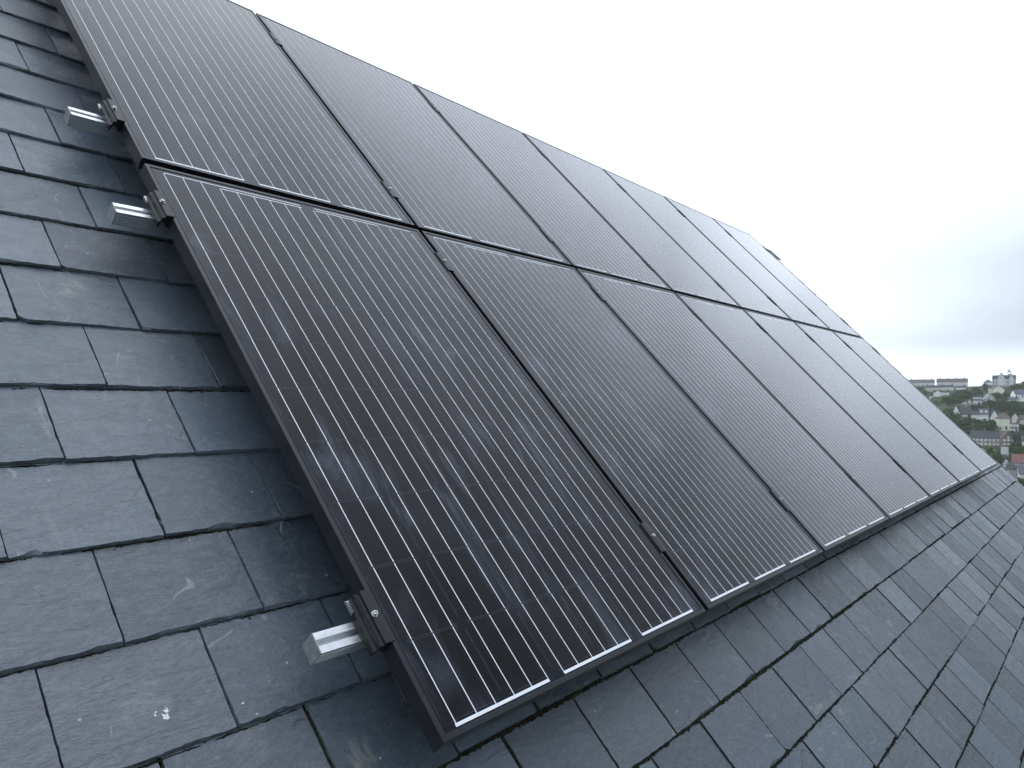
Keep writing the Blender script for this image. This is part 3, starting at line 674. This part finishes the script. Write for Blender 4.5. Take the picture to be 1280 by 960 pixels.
# trees
def leaf_m(name,c1,c2):
    t=NT(name); r=t.n('ShaderNodeNewGeometry').outputs['Random Per Island']
    return t.out(base=t.mix(r,c1,c2),rough=.8,spec=.15)
LM=[leaf_m('dark_foliage',(.034,.064,.028),(.080,.125,.048)),leaf_m('mid_foliage',(.055,.088,.032),(.12,.165,.058)),leaf_m('grey_green_foliage',(.055,.072,.048),(.10,.125,.08))]
BARK=simple('tree_bark',(.09,.07,.055),.9)
def crown(seed,h,w,n):
    rr=random.Random(seed); V=[];F=[]; L=[(rr.gauss(0,w*.26),rr.gauss(0,w*.26),h*rr.uniform(.35,.85),w*rr.uniform(.18,.32)) for _ in range(9)]
    for _ in range(n):
        cx,cy,cz,r=rr.choice(L); d=Vector((rr.gauss(0,1),rr.gauss(0,1),rr.gauss(0,.8))).normalized()*r*rr.uniform(.6,1.1)
        c=Vector((cx,cy,cz))+d; s=rr.uniform(.22,.5); a=Vector((rr.gauss(0,1),rr.gauss(0,1),rr.gauss(0,1))).normalized(); b=a.orthogonal().normalized(); e=a.cross(b); k=len(V)
        for u,v in ((1,0),(.3,.9),(-.9,.5),(-.7,-.7),(.5,-.8)): V.append(tuple(c+b*u*s+e*v*s+a*rr.uniform(-.1,.1)))
        F.append((k,k+1,k+2,k+3,k+4))
    me=bpy.data.meshes.new('crown'); me.from_pydata(V,[],F); me.update(); return me
def trunk(seed,h):
    rr=random.Random(seed); m=MB(); 
    def limb(p,q,r0,r1):
        d=(q-p).normalized(); a=d.orthogonal().normalized(); b=d.cross(a); n=6
        m.add([tuple(c+(a*math.cos(6.283*i/n)+b*math.sin(6.283*i/n))*r) for c,r in((p,r0),(q,r1)) for i in range(n)],[(i,(i+1)%n,n+(i+1)%n,n+i) for i in range(n)]+[tuple(range(n))[::-1],tuple(range(n,2*n))])
    t=Vector((0,0,h*.45)); limb(Vector((0,0,-1)),t,.22,.14)
    for k in range(5): limb(t-Vector((0,0,h*.05*k)),t+Vector((rr.gauss(0,1),rr.gauss(0,1),h*.3)),.09,.03)
    return m.mesh('trunk')
protos=[]
KIND=[('dark_tree','dark green bushy tree standing between the hillside houses'),('round_tree','mid green rounded tree on the hillside across the valley'),('pale_tree','greyish green loose tree on the far hillside')]
def tree_at(i,p,s):
    k=i%3
    g=protos[i%6] if len(protos)==6 else None
    z=ground(p.x,p.y)-.3
    mw=Matrix.Translation((p.x,p.y,z))@Matrix.Rotation(i*2.4,4,'Z')@Matrix.Diagonal((s,s,s*(.85+.3*((i*7)%5)/5),1))
    if g is None:
        h=7; r=empty(KIND[k][0],mw,KIND[k][1],'tree','scattered trees: '+KIND[k][0].replace('_',' ')+'s on the hillside')
        link('crown',crown(i,h,6+(i%2),420),LM[k],r,Matrix()); link('trunk',trunk(i,h),BARK,r,Matrix()); protos.append(r)
    else:
        c=copy_tree(g); c.matrix_world=mw
rt=random.Random(4); cnt=0
# clusters given where the photo shows them: (x,y,D,spread px,count,size)
CL=[(1213,495,520,9,10,1.0),(1200,500,500,9,8,1.0),(1190,506,470,7,7,1.),(1232,486,610,3,3,.8),(1246,497,500,6,6,.8),(1262,494,500,6,6,.7),(1225,511,410,9,9,.8),(1243,509,430,8,9,.9),(1258,510,420,9,9,.9),(1272,512,420,8,9,.9),(1146,488,640,5,5,.9),(1153,494,600,4,4,.9),
    (1222,532,352,8,9,.7),(1236,531,350,8,9,.6),(1206,532,350,6,6,.7),(1272,552,312,4,5,1.1),(1277,558,300,3,3,1.1),(1243,569,285,4,4,.7),(1248,573,280,3,3,.6),(1210,528,372,4,4,.6),(1275,477,640,5,4,.6),(1270,487,560,7,6,.6),(1278,605,235,4,3,.6),(1268,520,385,6,4,.6),(1194,530,360,4,4,.8),(1196,494,560,6,5,.8),(1275,540,335,4,5,.8)]
for (x,y,D,sp,n,s) in CL:
    for _ in range(n):
        q=pix(x+rt.uniform(-sp,sp),y,D+rt.uniform(-12,12)); tree_at(cnt,q,s*rt.uniform(.65,1.25)); cnt+=1
# beyond the frame on the right, so the hill does not stop at the picture edge
for _ in range(40):
    q=pix(1310+rt.random()*260,500,rt.uniform(300,640)); tree_at(cnt,q,rt.uniform(.6,1.1)); cnt+=1
# scrub: uncountable undergrowth over the slope
def scrub():
    rr=random.Random(9); V=[];F=[]
    for _ in range(5200):
        r=rr.uniform(330,1030); a=math.radians(rr.uniform(1.5,17)); x=CP.x+r*math.cos(a); y=CP.y+r*math.sin(a)
        if noise.noise(Vector((x*.02,y*.02,9.)))<-.06: continue
        if any((x-ax)**2+(y-ay)**2<120 for ax,ay,az,ad in HT): continue
        z=ground(x,y); S=rr.uniform(.7,2.1)
        for _ in range(9):
            c=Vector((x+rr.gauss(0,S*.7),y+rr.gauss(0,S*.7),z+abs(rr.gauss(0,S*.5)))); s=rr.uniform(.35,.85); n=Vector((rr.gauss(0,1),rr.gauss(0,1),rr.gauss(0,1))).normalized(); b=n.orthogonal().normalized(); e=n.cross(b); k=len(V)
            for u,v in ((1,0),(.1,1),(-1,.1),(0,-.9)): V.append(tuple(c+b*u*s+e*v*s))
            F.append((k,k+1,k+2,k+3))
    me=bpy.data.meshes.new('scrub'); me.from_pydata(V,[],F); me.update(); return me
tag(link('scrub',scrub(),LM[1]),'mixed green scrub and bushes covering the hillside between the houses',"scrub",kind='stuff')
# roadside retaining walls
def wall_run(x0,x1,y,D,h,label):
    h*=1.4
    a=pix(x0,y,D); b=pix(x1,y,D); d=(b-a).normalized(); n=Vector((-d.y,d.x,0)).normalized(); N=14; m=MB()
    P=[a+(b-a)*(i/N) for i in range(N+1)]
    for i in range(N):
        p,q=P[i],P[i+1]; zp=ground(p.x,p.y); zq=ground(q.x,q.y)
        m.add([(p.x,p.y,zp-1),(q.x,q.y,zq-1),(q.x,q.y,zq+h),(p.x,p.y,zp+h),(p.x+n.x*.5,p.y+n.y*.5,zp-1),(q.x+n.x*.5,q.y+n.y*.5,zq-1),(q.x+n.x*.5,q.y+n.y*.5,zq+h),(p.x+n.x*.5,p.y+n.y*.5,zp+h)],[(0,1,2,3),(7,6,5,4),(3,2,6,7),(0,3,7,4),(1,5,6,2)])
    me=m.mesh('wall_run',fix=False); bm=bmesh.new(); bm.from_mesh(me); bmesh.ops.remove_doubles(bm,verts=bm.verts,dist=.001); bm.to_mesh(me); bm.free()
    tag(link('retaining_wall',me,STONE),label,'wall')
wall_run(1234,1262,541,335,1.6,'pale stone retaining wall below the yellow house')
wall_run(1196,1222,508,455,1.3,'grey roadside wall below the low white cottages')
wall_run(1244,1262,504.5,462,1.2,'grey roadside wall right of the broad grey gable')
# air over the valley: pale even haze
m=MB(); m.box(-1420,1440,-1430,1430,-75,70)
hm=bpy.data.materials.new('haze_air'); hm.use_nodes=True; hn=hm.node_tree; hn.nodes.remove(hn.nodes['Principled BSDF'])
pv=hn.nodes.new('ShaderNodeVolumePrincipled'); pv.inputs['Density'].default_value=.00015; pv.inputs['Color'].default_value=(.97,.98,1,1); pv.inputs['Anisotropy'].default_value=0
hn.links.new(pv.outputs[0],hn.nodes['Material Output'].inputs['Volume'])
tag(link('haze',m.mesh('haze'),hm),'thin pale haze in the air over the valley and hillside town','haze',kind='stuff')
#BG1

# ------------------------------------------------------------------ sky and light
w=bpy.data.worlds.new('World'); scn.world=w; w.use_nodes=True; nt=w.node_tree
t=NT.__new__(NT); t.t=nt; t.mat=w; t.b=None
bg=nt.nodes['Background']; bg.inputs['Strength'].default_value=.1
SEL,SAZ=math.radians(50),math.radians(62)        # brightest part of the overcast, az from +X to +Y
Bd=Vector((math.cos(SEL)*math.cos(SAZ),math.cos(SEL)*math.sin(SAZ),math.sin(SEL)))
sky=nt.nodes.new('ShaderNodeTexSky'); sky.sky_type='NISHITA'; sky.sun_disc=False; sky.sun_elevation=SEL; sky.sun_rotation=math.pi/2-SAZ; sky.dust_density=3
d=t.n('ShaderNodeTexCoord').outputs['Generated']
dot=t.vm('DOT_PRODUCT',d,tuple(Bd))
sz=t.n('ShaderNodeSeparateXYZ'); t.set(sz.inputs[0],d); z=sz.outputs[2]
lum=t.ramp(t.mapr(dot,-1,1,0,1),[(0,1.8),(.28,1.4),(.48,.60),(.70,.82),(.76,1.05),(.83,1.35),(.90,1.25),(.95,1.2),(1,1.15)],'EASE')
mp=t.n('ShaderNodeMapping'); t.set(mp.inputs[0],d); mp.inputs['Scale'].default_value=(1,1,3.2)
cl=t.noise(mp.outputs[0],2.3,5,.5,.4)
lum=t.m('MULTIPLY',lum,t.mapr(cl,.3,.7,.86,1.14))
lum=t.m('MULTIPLY',lum,t.mapr(t.vm('DOT_PRODUCT',d,(.05,-.10,.99)),.80,1.,1.,1.55))
pt=t.vm('DOT_PRODUCT',d,(.978,.165,.125)); lum=t.m('MULTIPLY',lum,t.mapr(pt,.972,.998,1.,.87))
hz=t.ramp(z,[(0,.6),(.03,.55),(.06,.25),(.15,.42),(.25,1.0),(.45,0)],'EASE')
lum=t.m('ADD',lum,t.m('ADD',t.m('MULTIPLY',hz,.48),t.m('MULTIPLY',t.ramp(z,[(0,1),(.035,1),(.075,0)],'EASE'),.50)))
bank=t.vm('DOT_PRODUCT',d,(.62,-.76,.18)); lum=t.m('MULTIPLY',lum,t.mapr(bank,.40,.90,1.,.45))
tint=t.ramp(lum,[(.3,(.76,.89,1.06)),(.8,(.80,.92,1.07)),(1.,(.84,.94,1.08))])
cloud=t.mix(1.0,tint,t.n('ShaderNodeCombineXYZ').outputs[0],'MULTIPLY')
cc=cloud.node; cx=[n for n in nt.nodes if n.bl_idname=='ShaderNodeCombineXYZ'][-1]
for i in range(3): t.set(cx.inputs[i],t.m('MULTIPLY',lum,10.))
nt.links.new(t.mix(.90,sky.outputs[0],cloud),bg.inputs[0])
sun=bpy.data.lights.new('overcast_sun','SUN'); sun.energy=.5; sun.angle=math.radians(160); sun.color=(.97,.99,1)
so=bpy.data.objects.new('overcast_sun',sun); COL.objects.link(so); so.rotation_mode='QUATERNION'; so.rotation_quaternion=Bd.to_track_quat('Z','Y')
scn.view_settings.view_transform='Standard'; scn.view_settings.look='None'; scn.view_settings.gamma=1; scn.view_settings.exposure=.25
scn.cycles.max_bounces=6; scn.cycles.diffuse_bounces=3; scn.cycles.glossy_bounces=4
